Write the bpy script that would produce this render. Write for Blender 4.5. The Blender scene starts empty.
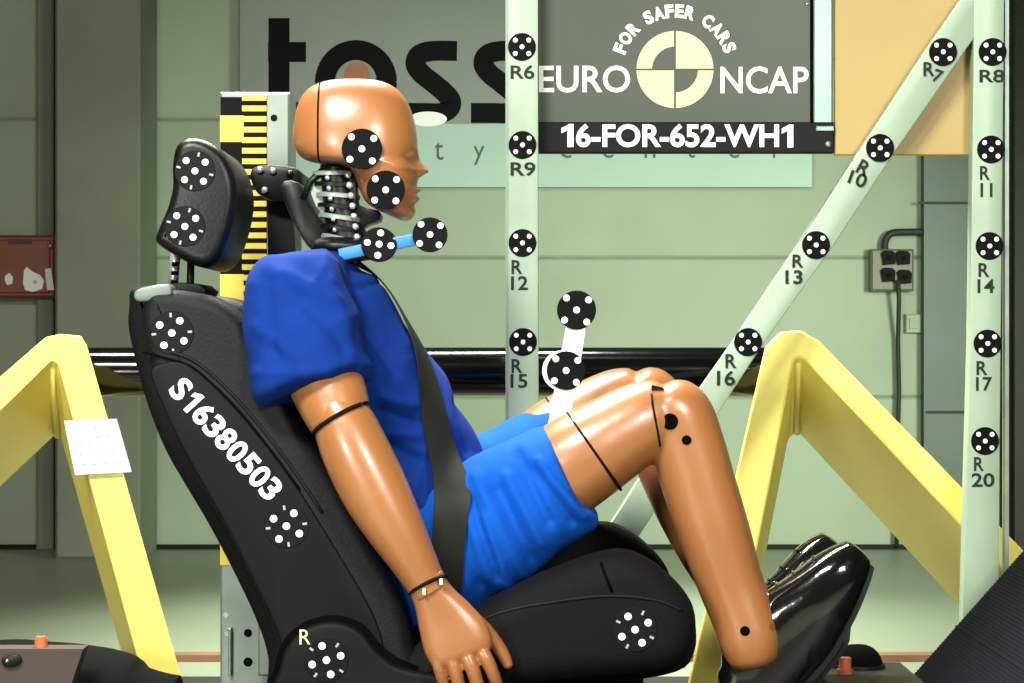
import bpy, bmesh, math, random
from mathutils import Vector, Matrix, noise
from mathutils.bvhtree import BVHTree

random.seed(4)
sc = bpy.context.scene
COL = sc.collection
PI = math.pi

# ---------------------------------------------------------------- camera
CX, CY, CZ, F = 0.0, -3.5, 0.83, 2240.0        # F: focal length in pixels of a 1024x683 frame
cam_d = bpy.data.cameras.new('camera')
cam_d.sensor_width = 36.0
cam_d.lens = 36.0 * F / 1024.0
cam_d.clip_end = 60
cam = bpy.data.objects.new('camera', cam_d)
COL.objects.link(cam)
cam.location = (CX, CY, CZ)
cam.rotation_euler = (PI / 2, 0, 0)
sc.camera = cam

# ---------------------------------------------------------------- world, lights, exposure
w = bpy.data.worlds.new('hall_air'); sc.world = w
w.use_nodes = True
bg = w.node_tree.nodes['Background']
bg.inputs[0].default_value = (0.78, 1.0, 0.84, 1)
bg.inputs[1].default_value = 0.08

def look_at(o, t):
    d = Vector(t) - o.location
    o.rotation_euler = d.to_track_quat('-Z', 'Y').to_euler()

def area(name, loc, tgt, sx, sy, watts, col, spread=180):
    l = bpy.data.lights.new(name, 'AREA'); l.shape = 'RECTANGLE'
    l.size = sx; l.size_y = sy; l.energy = watts; l.color = col; l.spread = math.radians(spread)
    o = bpy.data.objects.new(name, l); COL.objects.link(o); o.location = loc; look_at(o, tgt)
    return o

def spot(name, loc, tgt, watts, ang, col, r=0.25, blend=1.0):
    l = bpy.data.lights.new(name, 'SPOT'); l.energy = watts; l.spot_size = math.radians(ang)
    l.spot_blend = blend; l.shadow_soft_size = r; l.color = col
    o = bpy.data.objects.new(name, l); COL.objects.link(o); o.location = loc; look_at(o, tgt)
    return o

area('flood_lamp_front', (-1.1, -2.4, 3.0), (0.0, 0.0, 0.7), 1.1, 0.40, 92, (1.0, 0.97, 0.88), 120)
area('flood_lamp_side', (1.3, -3.4, 2.0), (0.2, 0.3, 0.7), 0.6, 0.4, 38, (1.0, 0.97, 0.88), 120)
area('added_fill_low', (-1.7, -3.3, 1.0), (0.3, 0.5, 0.6), 0.5, 0.4, 26, (1.0, 0.97, 0.88), 120)  # unseen fill light, added to brighten the trestles' inner faces
area('flood_lamp_overhead', (-0.5, 0.95, 2.9), (-0.1, 0.1, 0.75), 1.5, 0.3, 115, (1.0, 0.98, 0.9), 110)
spot('hall_lamp_wall', (2.6, 1.2, 1.3), (0.35, 5.5, 0.36), 900, 58, (0.87, 1.0, 0.80), 0.4)
spot('hall_lamp_floor', (0.2, 2.6, 3.9), (0.0, 2.65, 0.0), 1900, 50, (0.92, 1.0, 0.85), 0.3)

vs = sc.view_settings
vs.view_transform = 'Standard'; vs.look = 'None'; vs.gamma = 1.0
vs.use_curve_mapping = False
vs.exposure = 0.1

# ---------------------------------------------------------------- helpers: projection and curves
def P(px, py, y):
    d = y - CY
    return Vector((CX + (px - 512.0) / F * d, y, CZ - (py - 341.5) / F * d))

def S(y):                       # metres per photo pixel at depth y
    return (y - CY) / F

def catmull(pts, n, closed=False):
    """resample a list of equal-length tuples with a Catmull-Rom spline, n samples per span"""
    out = []; m = len(pts)
    spans = m if closed else m - 1
    for i in range(spans):
        if closed:
            p0, p1, p2, p3 = pts[(i - 1) % m], pts[i], pts[(i + 1) % m], pts[(i + 2) % m]
        else:
            p0, p1, p2, p3 = pts[max(i - 1, 0)], pts[i], pts[i + 1], pts[min(i + 2, m - 1)]
        for k in range(n):
            t = k / n
            out.append(tuple(0.5 * (2 * b + (c - a) * t + (2 * a - 5 * b + 4 * c - d) * t * t +
                                    (-a + 3 * b - 3 * c + d) * t ** 3) for a, b, c, d in zip(p0, p1, p2, p3)))
    if not closed:
        out.append(tuple(pts[-1]))
    return out

# ---------------------------------------------------------------- materials
def lin(c):
    return tuple((x / 255 / 12.92) if x / 255 <= 0.04045 else ((x / 255 + 0.055) / 1.055) ** 2.4 for x in c)

def mat(name, rgb, rough=0.5, metal=0.0, var=0.12, scale=12.0, bump=0.0, bscale=80.0, coat=0.0, sheen=0.0, spec=0.5, stretch=(1, 1, 1)):
    m = bpy.data.materials.new(name); m.use_nodes = True
    nt = m.node_tree; b = nt.nodes['Principled BSDF']
    c = lin(rgb)
    tc = nt.nodes.new('ShaderNodeTexCoord')
    mp = nt.nodes.new('ShaderNodeMapping'); mp.inputs['Scale'].default_value = stretch
    nt.links.new(tc.outputs['Object'], mp.inputs['Vector'])
    nz = nt.nodes.new('ShaderNodeTexNoise'); nz.inputs['Scale'].default_value = scale
    nz.inputs['Detail'].default_value = 5
    nt.links.new(mp.outputs[0], nz.inputs['Vector'])
    cr = nt.nodes.new('ShaderNodeValToRGB')
    cr.color_ramp.elements[0].position = 0.3; cr.color_ramp.elements[1].position = 0.7
    cr.color_ramp.elements[0].color = (*[x * (1 - var) for x in c], 1)
    cr.color_ramp.elements[1].color = (*[min(1, x * (1 + var)) for x in c], 1)
    nt.links.new(nz.outputs['Fac'], cr.inputs[0]); nt.links.new(cr.outputs[0], b.inputs['Base Color'])
    b.inputs['Roughness'].default_value = rough
    b.inputs['Metallic'].default_value = metal
    b.inputs['Coat Weight'].default_value = coat
    b.inputs['Sheen Weight'].default_value = sheen
    b.inputs['Specular IOR Level'].default_value = spec
    if bump > 0:
        n2 = nt.nodes.new('ShaderNodeTexNoise'); n2.inputs['Scale'].default_value = bscale; n2.inputs['Detail'].default_value = 4
        nt.links.new(mp.outputs[0], n2.inputs['Vector'])
        bp = nt.nodes.new('ShaderNodeBump'); bp.inputs['Strength'].default_value = bump; bp.inputs['Distance'].default_value = 0.004
        nt.links.new(n2.outputs['Fac'], bp.inputs['Height']); nt.links.new(bp.outputs[0], b.inputs['Normal'])
    return m

M = dict(
    wall=mat('concrete_panel', (150, 163, 142), 0.75, var=0.07, scale=2.0, bump=0.15, bscale=30),
    wall_dark=mat('grey_render', (118, 124, 108), 0.8, var=0.12, scale=2.5, bump=0.15, bscale=25),
    joint=mat('panel_joint', (118, 130, 110), 0.9),
    steel_green=mat('green_painted_steel', (78, 92, 80), 0.5, var=0.1, scale=4),
    steel_dark=mat('dark_painted_steel', (44, 48, 40), 0.6, var=0.1, spec=0.3),
    floor=mat('sealed_concrete_floor', (138, 146, 124), 0.42, var=0.08, scale=1.5),
    skirting=mat('black_skirting', (22, 26, 22), 0.7, spec=0.2),
    rail=mat('brown_floor_rail', (134, 94, 66), 0.6),
    banner=mat('banner_vinyl', (112, 124, 114), 0.4, var=0.05, scale=3),
    ink=mat('black_print', (5, 6, 6), 0.6, var=0.0, spec=0.1),
    ink_soft=mat('grey_print', (70, 84, 78), 0.6, var=0.0),
    ink_post=mat('charcoal_print', (34, 42, 38), 0.6, var=0.0, spec=0.15),
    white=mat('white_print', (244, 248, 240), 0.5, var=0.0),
    dotwhite=mat('white_reflective_dot', (250, 250, 250), 0.4, var=0.0),
    tick=mat('grey_tick_print', (150, 155, 150), 0.5, var=0.0),
    cream=mat('cream_print', (214, 200, 150), 0.5, var=0.0),
    banner_low=mat('banner_vinyl_pale', (154, 182, 168), 0.4, var=0.04, scale=3),
    orange=mat('orange_plastic', (196, 102, 70), 0.45),
    rust=mat('rust_orange_print', (160, 98, 62), 0.5),
    board=mat('grey_sign_board', (60, 70, 61), 0.42, var=0.06, scale=4, spec=0.3),
    board_black=mat('black_sign_strip', (6, 8, 7), 0.5, var=0.3, scale=8, spec=0.15),
    alu=mat('aluminium_profile', (148, 170, 148), 0.45, metal=0.1, var=0.06, scale=9),
    alu_sign=mat('blue_grey_metal', (104, 128, 118), 0.35, metal=0.4, var=0.18, scale=7, stretch=(1, 1, .4)),
    tan=mat('tan_board', (166, 142, 84), 0.5, var=0.04, scale=5),
    yellow=mat('yellow_painted_steel', (253, 236, 120), 0.42, var=0.03, scale=5),
    tape_yellow=mat('yellow_tape', (210, 190, 66), 0.45, var=0.03),
    tape_black=mat('black_tape', (7, 8, 9), 0.6, var=0.1, spec=0.08),
    galv=mat('galvanised_steel', (130, 144, 134), 0.42, metal=0.4, var=0.15, scale=14),
    tube=mat('glossy_black_steel', (4, 5, 5), 0.13, spec=0.3),
    black_metal=mat('black_anodised_metal', (8, 9, 10), 0.4, var=0.2, spec=0.25),
    silver=mat('silver_bolt', (205, 212, 214), 0.25, metal=0.8, var=0.05),
    skin=mat('tan_vinyl_skin', (146, 94, 52), 0.34, var=0.06, scale=7, bump=0.05, bscale=60, coat=0.1, spec=0.75),
    skin_dark=mat('brown_vinyl_skin', (120, 72, 40), 0.34, var=0.06, scale=7, coat=0.12),
    seam=mat('dark_joint_gap', (18, 11, 8), 0.8, spec=0.1),
    shirt=mat('blue_cotton', (8, 42, 114), 0.9, var=0.10, scale=16, bump=0.3, bscale=26, spec=0.12),
    shorts=mat('bright_blue_cotton', (9, 74, 168), 0.85, var=0.08, scale=16, bump=0.3, bscale=26, spec=0.12),
    belt=mat('charcoal_webbing', (20, 22, 19), 0.6, var=0.1, scale=30, spec=0.2),
    shoe=mat('black_patent_leather', (9, 9, 10), 0.13, var=0.1, bump=0.25, bscale=24, coat=0.8),
    sole=mat('black_rubber_sole', (14, 14, 14), 0.5),
    fabric=mat('black_seat_fabric', (9, 10, 10), 0.8, var=0.15, scale=40, bump=0.25, bscale=250, spec=0.15),
    fabric2=mat('charcoal_seat_fabric', (13, 15, 15), 0.62, var=0.12, scale=40, bump=0.2, bscale=250, spec=0.2),
    trim=mat('black_seat_trim', (8, 9, 9), 0.6, var=0.1, scale=30, spec=0.15),
    leather=mat('black_headrest_leather', (10, 11, 11), 0.38, var=0.15, scale=30, bump=0.1, bscale=200, spec=0.3),
    groove=mat('black_groove', (3, 3, 3), 0.9, spec=0.05),
    plastic_grey=mat('pale_grey_plastic', (96, 108, 104), 0.45),
    blue_tape=mat('light_blue_tape', (36, 118, 168), 0.45, var=0.04),
    rodwhite=mat('white_painted_rod', (226, 236, 226), 0.4, var=0.03),
    paper=mat('white_paper', (240, 242, 242), 0.8, var=0.01),
    red=mat('red_brown_cabinet', (128, 62, 40), 0.4, var=0.12, scale=6),
    red_dark=mat('dark_red_slot', (62, 24, 12), 0.5),
    socket=mat('grey_beige_box', (104, 102, 90), 0.5, var=0.06),
    green_box=mat('pale_green_plastic', (146, 164, 134), 0.6),
    brown=mat('brown_box_plastic', (62, 53, 43), 0.6, var=0.1),
    cloth_black=mat('black_cover_cloth', (8, 9, 8), 0.9, bump=0.2, bscale=30, spec=0.1),
    mat_rib=mat('ribbed_black_rubber', (13, 17, 21), 0.8, var=0.12, scale=20, spec=0.06),
    deck=mat('dark_sled_deck', (44, 44, 42), 0.5, var=0.15),
    lightgrey=mat('faint_grey_print', (186, 188, 190), 0.8, var=0.0),
)

# ---------------------------------------------------------------- helpers: objects
WORLD = {}                      # world location of every object (no rotations are used on parents)

def props(o, label=None, cat=None, group=None, kind=None):
    if label: o['label'] = label
    if cat: o['category'] = cat
    if group: o['group'] = group
    if kind: o['kind'] = kind
    return o

def thing(name, loc, label, cat, group=None):
    o = bpy.data.objects.new(name, None); COL.objects.link(o)
    o.location = loc; o.empty_display_size = 0.05
    WORLD[o] = Vector(loc)
    return props(o, label, cat, group)

def build(name, verts, faces, m, parent=None, smooth=True, angle=None):
    """one mesh object from world-space vertices; origin at its own centre"""
    vs_ = [Vector(v) for v in verts]
    lo = Vector((min(v[i] for v in vs_) for i in range(3)))
    hi = Vector((max(v[i] for v in vs_) for i in range(3)))
    c = (lo + hi) / 2
    me = bpy.data.meshes.new(name)
    me.from_pydata([v - c for v in vs_], [], faces)
    bm = bmesh.new(); bm.from_mesh(me)
    bmesh.ops.recalc_face_normals(bm, faces=bm.faces)
    bm.to_mesh(me); bm.free()
    me.materials.append(M[m])
    for p in me.polygons: p.use_smooth = smooth
    if smooth and angle:
        me.set_sharp_from_angle(angle=math.radians(angle))
    o = bpy.data.objects.new(name, me); COL.objects.link(o)
    WORLD[o] = c
    if parent is not None:
        o.parent = parent; o.location = c - WORLD[parent]
    else:
        o.location = c
    return o

class Geo:
    def __init__(s): s.v = []; s.f = []
    def add(s, v, f):
        n = len(s.v); s.v += [Vector(x) for x in v]; s.f += [tuple(i + n for i in q) for q in f]
        return s

def g_box(x0, x1, y0, y1, z0, z1):
    v = [(x, y, z) for x in (x0, x1) for y in (y0, y1) for z in (z0, z1)]
    f = [(0, 1, 3, 2), (4, 6, 7, 5), (0, 4, 5, 1), (2, 3, 7, 6), (0, 2, 6, 4), (1, 5, 7, 3)]
    return v, f

def g_bbox(x0, x1, y0, y1, z0, z1, b):
    """box with bevelled edges along Y-facing front (chamfered loft)"""
    rings = []
    for y, i in ((y0, b), (y0 + b, 0), (y1 - b, 0), (y1, b)):
        rings.append([(x0 + i, y, z0), (x0, y, z0 + i), (x0, y, z1 - i), (x0 + i, y, z1), (x1 - i, y, z1), (x1, y, z1 - i), (x1, y, z0 + i), (x1 - i, y, z0)])
        if i:
            rings[-1] = [(x0 + i, y, z0 + i), (x0 + i, y, z0 + i), (x0 + i, y, z1 - i), (x0 + i, y, z1 - i), (x1 - i, y, z1 - i), (x1 - i, y, z1 - i), (x1 - i, y, z0 + i), (x1 - i, y, z0 + i)]
        else:
            rings[-1] = [(x0, y, z0), (x0, y, z0), (x0, y, z1), (x0, y, z1), (x1, y, z1), (x1, y, z1), (x1, y, z0), (x1, y, z0)]
    rings = [[r[0], r[2], r[4], r[6]] for r in rings]
    return g_loft(rings)

def g_loft(rings, cap=True):
    n = len(rings[0]); v = [p for r in rings for p in r]; f = []
    for a in range(len(rings) - 1):
        for i in range(n):
            j = (i + 1) % n
            f.append((a * n + i, a * n + j, (a + 1) * n + j, (a + 1) * n + i))
    if cap:
        f.append(tuple(reversed(range(n)))); f.append(tuple((len(rings) - 1) * n + i for i in range(n)))
    return v, f

def px_box(x0, y0, x1, y1, ya, yb, b=0.0):
    """box whose front face covers the photo rectangle at depth ya"""
    a = P(x0, y1, ya); c = P(x1, y0, ya)
    if b: return g_bbox(a.x, c.x, ya, yb, a.z, c.z, b)
    return g_box(a.x, c.x, ya, yb, a.z, c.z)

def g_prism(pts, ya, yb):
    """extrude photo outline (at depth ya) straight back to yb"""
    f_ = [P(x, y, ya) for x, y in pts]
    return g_loft([[Vector((p.x, ya, p.z)) for p in f_], [Vector((p.x, yb, p.z)) for p in f_]])

def inset(poly, d):
    """offset a closed list of 2D points inwards"""
    n = len(poly); area_ = sum(poly[i][0] * poly[(i + 1) % n][1] - poly[(i + 1) % n][0] * poly[i][1] for i in range(n))
    s = 1 if area_ > 0 else -1
    out = []
    for i in range(n):
        a = Vector(poly[i - 1]); b = Vector(poly[i]); c = Vector(poly[(i + 1) % n])
        e1 = (b - a); e2 = (c - b)
        if e1.length < 1e-9: e1 = e2
        if e2.length < 1e-9: e2 = e1
        t = (e1.normalized() + e2.normalized())
        if t.length < 1e-6: t = e1
        t.normalize()
        out.append(b + Vector((-t.y, t.x)) * s * d)
    return out

def g_pillow(pts, yref, y0, y1, r, n=5, steps=6, rb=None, smooth=True):
    """photo outline (at depth yref) extruded from y0 to y1 with rounded rims of radius r (front) and rb (back)"""
    rb = r if rb is None else rb
    pp = catmull(pts, n, True) if smooth else pts
    w2 = [(P(x, y, yref).x, P(x, y, yref).z) for x, y in pp]
    rings = []
    for k in range(steps + 1):
        t = k / steps * PI / 2
        q = inset(w2, r * (1 - math.sin(t))); y = y0 + r * (1 - math.cos(t))
        rings.append([Vector((p[0], y, p[1])) for p in q])
    for k in range(steps + 1):
        t = (1 - k / steps) * PI / 2
        q = inset(w2, rb * (1 - math.sin(t))); y = y1 - rb * (1 - math.cos(t))
        rings.append([Vector((p[0], y, p[1])) for p in q])
    return g_loft(rings)

def sections(sec, n=6):
    """sec rows: px, py, depth y, half width in the picture plane (px), half depth (m)"""
    return catmull(sec, n)

def g_limb(sec, n=6, seg=28, e=2.0, resample=True, round_ends=(0, 0)):
    ss = sections(sec, n) if resample else sec
    cs = [P(s[0], s[1], s[2]) for s in ss]
    rings = []
    m = len(ss)
    for i in range(m):
        T = (cs[min(i + 1, m - 1)] - cs[max(i - 1, 0)]).normalized()
        N = Vector((0, 1, 0)).cross(T)
        N.normalize(); B = T.cross(N)
        rp = ss[i][3] * S(ss[i][2]); rd = ss[i][4]
        ring = []
        for k in range(seg):
            a = 2 * PI * k / seg; c_, s_ = math.cos(a), math.sin(a)
            c2 = math.copysign(abs(c_) ** (2 / e), c_); s2 = math.copysign(abs(s_) ** (2 / e), s_)
            ring.append(cs[i] + N * rp * c2 + B * rd * s2)
        rings.append(ring)
    def dome(ring, out, depth):
        c = sum(ring, Vector()) / len(ring); rs = []
        for k in range(1, 6):
            t = k / 5 * PI / 2 * 0.97
            rs.append([c + (p - c) * math.cos(t) + out * depth * math.sin(t) for p in ring])
        return rs
    if round_ends[1]:
        T = (cs[-1] - cs[-2]).normalized(); rings = rings + dome(rings[-1], T, round_ends[1])
    if round_ends[0]:
        T = (cs[0] - cs[1]).normalized(); rings = list(reversed(dome(rings[0], T, round_ends[0]))) + rings
    return g_loft(rings)

def g_tube(pts, r, seg=12, closed=False):
    """round tube through world points; r a number or list"""
    m = len(pts); rings = []; up = Vector((0, 1, 0)); 
    for i, p in enumerate(pts):
        p = Vector(p)
        T = (Vector(pts[min(i + 1, m - 1)]) - Vector(pts[max(i - 1, 0)])).normalized()
        u = up if abs(T.dot(up)) < 0.9 else Vector((1, 0, 0))
        N = u.cross(T).normalized(); B = T.cross(N)
        rr = r[i] if isinstance(r, (list, tuple)) else r
        rings.append([p + (N * math.cos(2 * PI * k / seg) + B * math.sin(2 * PI * k / seg)) * rr for k in range(seg)])
    return g_loft(rings)

def g_disc(c, n, r, h, seg=24, bevel=0.0):
    """flat disc of thickness h whose outer face is at c + n*h"""
    c = Vector(c); n = Vector(n).normalized()
    u = n.cross(Vector((0, 0, 1)))
    if u.length < 1e-3: u = Vector((1, 0, 0))
    u.normalize(); v = n.cross(u)
    rg = lambda rr, hh: [c + n * hh + (u * math.cos(2 * PI * k / seg) + v * math.sin(2 * PI * k / seg)) * rr for k in range(seg)]
    if bevel: return g_loft([rg(r, 0), rg(r, h - bevel), rg(r - bevel, h)])
    return g_loft([rg(r, 0), rg(r, h)])

def remesh(geo, voxel, name='tmp', smooth_it=4):
    me = bpy.data.meshes.new(name); me.from_pydata([tuple(v) for v in geo.v], [], geo.f)
    bm = bmesh.new(); bm.from_mesh(me); bmesh.ops.recalc_face_normals(bm, faces=bm.faces); bm.to_mesh(me); bm.free()
    o = bpy.data.objects.new(name, me); COL.objects.link(o)
    rm = o.modifiers.new('r', 'REMESH'); rm.mode = 'VOXEL'; rm.voxel_size = voxel
    if smooth_it:
        sm = o.modifiers.new('s', 'SMOOTH'); sm.iterations = smooth_it; sm.factor = 0.5
    dg = bpy.context.evaluated_depsgraph_get(); dg.update()
    e = o.evaluated_get(dg); m2 = e.to_mesh()
    v = [p.co.copy() for p in m2.vertices]; nn = [p.normal.copy() for p in m2.vertices]
    f = [tuple(p.vertices) for p in m2.polygons]
    e.to_mesh_clear(); bpy.data.objects.remove(o); bpy.data.meshes.remove(me)
    return v, f, nn

TEXT_CACHE = {}
def text_geo(s, bold=0.0):
    key = (s, bold)
    if key in TEXT_CACHE: return TEXT_CACHE[key]
    cu = bpy.data.curves.new('t', 'FONT'); cu.body = s; cu.size = 1; cu.offset = bold; cu.resolution_u = 4
    cu.fill_mode = 'FRONT'; cu.extrude = 0.0
    o = bpy.data.objects.new('t', cu); COL.objects.link(o)
    dg = bpy.context.evaluated_depsgraph_get(); dg.update()
    e = o.evaluated_get(dg); me = e.to_mesh()
    v = [(p.co.x, p.co.y) for p in me.vertices]; f = [tuple(p.vertices) for p in me.polygons]
    e.to_mesh_clear(); bpy.data.objects.remove(o); bpy.data.curves.remove(cu)
    TEXT_CACHE[key] = (v, f); return v, f

ONE = ([(0.5, 0), (1.0, 0), (1.0, 1), (0.66, 1), (0.0, 0.82), (0.0, 0.60), (0.5, 0.73)], [(0, 1, 2, 3, 6), (3, 4, 5, 6)])
def text_px(name, s, cx, cy, wpx, hpx, y, m, parent, bold=0.0, rot=0.0, slant=0.0):
    """flat lettering facing the camera side at depth y; box wpx x hpx photo pixels, turned rot degrees clockwise"""
    v, f = ONE if s == 'ONE' else text_geo(s, bold)
    x0 = min(a for a, b in v); x1 = max(a for a, b in v); z0 = min(b for a, b in v); z1 = max(b for a, b in v)
    cr, sr = math.cos(math.radians(rot)), math.sin(math.radians(rot))
    out = []
    for a, b in v:
        u = ((a - x0) / max(x1 - x0, 1e-6) - 0.5) * wpx; t = ((b - z0) / (z1 - z0) - 0.5) * hpx
        u += slant * t
        dx = u * cr + t * sr; dy = u * sr - t * cr
        out.append(P(cx + dx, cy + dy, y))
    return build(name, out, f, m, parent, smooth=False)

def g_stroke(pts, wpx, y, h=0.0):
    """flat ribbon of constant pixel width along photo points at depth y"""
    v = []; f = []; n = len(pts)
    for i in range(n):
        a = Vector(pts[max(i - 1, 0)]); b = Vector(pts[min(i + 1, n - 1)]); t = (b - a).normalized()
        nrm = Vector((-t.y, t.x)) * wpx / 2; p = Vector(pts[i])
        q = p + nrm; r = p - nrm
        v += [P(q.x, q.y, y), P(r.x, r.y, y)]
        if i: f.append((2 * i - 2, 2 * i - 1, 2 * i + 1, 2 * i))
    return v, f

def frame_of(n, roll=0.0):
    n = Vector(n).normalized()
    u = Vector((1, 0, 0)) - n * n.x; u.normalize(); v = u.cross(n)   # v roughly up when n faces -Y
    if v.z < 0: v = -v
    c, s = math.cos(math.radians(roll)), math.sin(math.radians(roll))
    return u * c - v * s, v * c + u * s

def marker(parent, c, n, r, roll=0.0, dot_r=0.17, dot_d=0.60, face='tape_black', thick=0.003, plus=False, name='target_marker', ticks=False):
    """round photo target: black disc with five white dots (sub-parts)"""
    c = Vector(c); n = Vector(n).normalized()
    d = build(name, *g_disc(c, n, r, thick, 28, 0.0008), face, parent, True, 40)
    u, v = frame_of(n, roll + (45 if plus else 0))
    for a, b in ((0, 0), (1, 1), (1, -1), (-1, 1), (-1, -1)):
        q = c + n * thick + (u * a + v * b) * r * dot_d * 0.7071
        build('dot', *g_disc(q, n, r * dot_r, 0.0009, 14), 'dotwhite', d, False)
    if ticks:
        for k in range(4):
            a = roll + 8 + 90 * k
            uu, vv = frame_of(n, a)
            q = c + n * thick + vv * r * 0.82
            h1, h2 = uu * r * 0.05, vv * r * 0.10
            build('tick', [q - h1 - h2, q + h1 - h2, q + h1 + h2, q - h1 + h2,
                           q - h1 - h2 + n * .0006, q + h1 - h2 + n * .0006, q + h1 + h2 + n * .0006, q - h1 + h2 + n * .0006],
                  [(0, 1, 2, 3), (4, 5, 6, 7), (0, 1, 5, 4), (1, 2, 6, 5), (2, 3, 7, 6), (3, 0, 4, 7)], 'tick', d, False)
    return d

def hit(o, px, py):
    """where the photo ray through (px, py) meets mesh object o (world point, world normal)"""
    me = o.data; off = WORLD[o]
    bv = BVHTree.FromPolygons([v.co + off for v in me.vertices], [tuple(p.vertices) for p in me.polygons])
    org = Vector((CX, CY, CZ)); d = (P(px, py, 0) - org).normalized()
    l, n, i, t = bv.ray_cast(org, d)
    if l is None: return None, None
    if n.dot(d) > 0: n = -n
    return l, n

def mirror(v): return [Vector((p[0], -p[1], p[2])) for p in v]
def shift(v, dx, dy, dz): return [Vector(p) + Vector((dx, dy, dz)) for p in v]

# ================================================================ THE HALL
YW = 5.5                                             # back wall
def struct(name, v, f, m, parent=None, label=None, cat=None):
    o = build(name, v, f, m, parent, False)
    if parent is None: props(o, label, cat, kind='structure')
    return o

floor = struct('floor', *g_box(-5, 5, -6, YW + 0.4, -0.1, 0.0), 'floor', None, 'grey-green sealed concrete floor of the test hall', 'floor')
wall = struct('wall_back', *g_box(-5, 5, YW - 0.024, YW + 0.3, 0.0, 4.4), 'joint', None, 'pale green concrete panel wall behind the test rig', 'wall')
# concrete panels, each its own piece (joints are the gaps between them)
zj = [0.0] + [P(0, py, YW).z for py in (397, 257)] + [P(0, 203, YW).z] 
def zc(py): return P(0, py, YW).z
def xc(px): return P(px, 0, YW).x
def panel(x0, x1, z0, z1):
    g = 0.004
    struct('panel', *g_bbox(x0 + g, x1 - g, YW - 0.03, YW + 0.05, z0 + g, z1 - g, 0.006), 'wall', wall)
rows_l = [0.0, zc(397), zc(258), zc(120), zc(-120), 4.4]
rows_r = [0.0, zc(397), zc(258), zc(60), zc(-140), 4.4]
for xa, xb in ((-5, -3.6), (-3.6, xc(60))):
    for a, b in zip(rows_l, rows_l[1:]): panel(xa, xb, a, b)
for a, b in zip(rows_l, rows_l[1:]): panel(xc(140), xc(300), a, b)
for xa, xb in ((xc(300), xc(940)), (xc(940), xc(1300)), (xc(1300), 5)):
    for a, b in zip(rows_r, rows_r[1:]): panel(xa, xb, a, b)
ceiling = struct('ceiling', *g_box(-5, 5, -6, YW + 0.4, 4.4, 4.5), 'wall_dark', None, 'plain grey hall ceiling', 'ceiling')
struct('wall_left', *g_box(-5.2, -5.0, -6, YW + .4, 0, 4.4), 'wall', None, 'plain pale green side wall beside the dark red cabinet', 'wall')
struct('wall_right', *g_box(5.0, 5.2, -6, YW + .4, 0, 4.4), 'wall', None, 'plain pale green side wall beyond the dark steel columns', 'wall')
base = struct('baseboard_back', *g_box(-5, 5, YW - 0.06, YW - 0.031, 0.0, 0.018), 'skirting', None, 'thin black skirting along the panel wall', 'baseboard')
# rendered pilaster and steel columns
pil = struct('trim_1', *g_bbox(P(55, 0, 5.05).x, P(140, 0, 5.05).x, 5.05, YW - 0.031, 0.0, 4.39, 0.01), 'wall_dark', None, 'broad grey rendered pilaster on the panel wall', 'pilaster')
struct('trim_2', *g_bbox(P(36, 0, 5.4).x, P(53, 0, 5.4).x, 5.40, YW - 0.031, 0.0, 4.39, 0.008), 'wall_dark', None, 'narrow grey strip beside the broad pilaster', 'wall strip')
# H-section column: web + two flanges
def h_column(name, pxa, pxb, yf, label, m):
    xa, xb = P(pxa, 0, yf).x, P(pxb, 0, yf).x
    g = Geo()
    g.add(*g_box(xa, xb, yf, yf + 0.02, 0, 4.39)); g.add(*g_box((xa + xb) / 2 - .008, (xa + xb) / 2 + .008, yf + .02, YW - .055, 0, 4.39))
    g.add(*g_box(xa, xb, YW - .055, YW - .0305, 0, 4.39))
    return struct(name, g.v, g.f, m, None, label, 'column')
hc = h_column('trim_3', 924, 974, 5.4, 'dark green painted steel column on the panel wall', 'steel_green')
for py in (203, 412):
    z = P(0, py, 5.4).z
    struct('splice_band', *g_box(P(919 if py == 203 else 926, 0, 5.4).x, P(976, 0, 5.4).x, 5.392, 5.4, z - .005, z + .005), 'steel_dark', hc)
h_column('trim_4', 1015, 1064, 5.2, 'dark brown-green steel column at the wall beyond the aluminium post', 'steel_dark')
fr = build('floor_rail', *g_box(-3.2, 3.2, 2.30, 2.36, 0.0, 0.018), 'rail', None, False)
props(fr, 'thin brown rail lying along the hall floor behind the rig', 'rail')

# ================================================================ BANNER ON THE WALL
YB = 5.41
a, b = P(240, 187, YB), P(812, -60, YB)
ban = thing('wall_banner', (0.5 * (a.x + b.x), YB + 0.02, a.z), 'large grey-teal banner with bold black logo letters and small spaced words', 'banner')
build('sheet', *g_box(a.x, b.x, YB, YB + 0.03, P(0, 124, YB).z, b.z), 'banner', ban, False)
build('lower_sheet', *g_box(a.x, b.x, YB, YB + 0.03, a.z, P(0, 124, YB).z), 'banner_low', ban, False)
for px in (300, 525, 750):       # wall brackets that carry the sheet
    build('bracket', *g_box(P(px, 0, YB).x - .02, P(px, 0, YB).x + .02, YB + .03, YW - .031, b.z - .25, b.z - .2), 'steel_dark', ban, False)
yb = YB - 0.0015
def letter(parts):
    g = Geo()
    for p in parts: g.add(*p)
    return g
def arc(cx, cy, rx, ry, a0, a1, n=16):
    return [(cx + rx * math.cos(math.radians(a0 + (a1 - a0) * i / n)), cy + ry * math.sin(math.radians(a0 + (a1 - a0) * i / n))) for i in range(n + 1)]
g = letter([g_stroke([(279, 18), (279, 88)] + arc(300, 92, 21, 21, 180, 90, 10) + [(309, 113)], 21, yb), g_stroke([(268, 52), (306, 52)], 20, yb - .0005)])
build('letter_t', g.v, g.f, 'ink', ban, False)
g = letter([g_stroke(arc(356, 82, 31, 32, 0, 360, 40), 20, yb), g_stroke([(386, 78), (386, 124)], 20, yb - .0005)])
build('letter_a', g.v, g.f, 'ink', ban, False)
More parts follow.
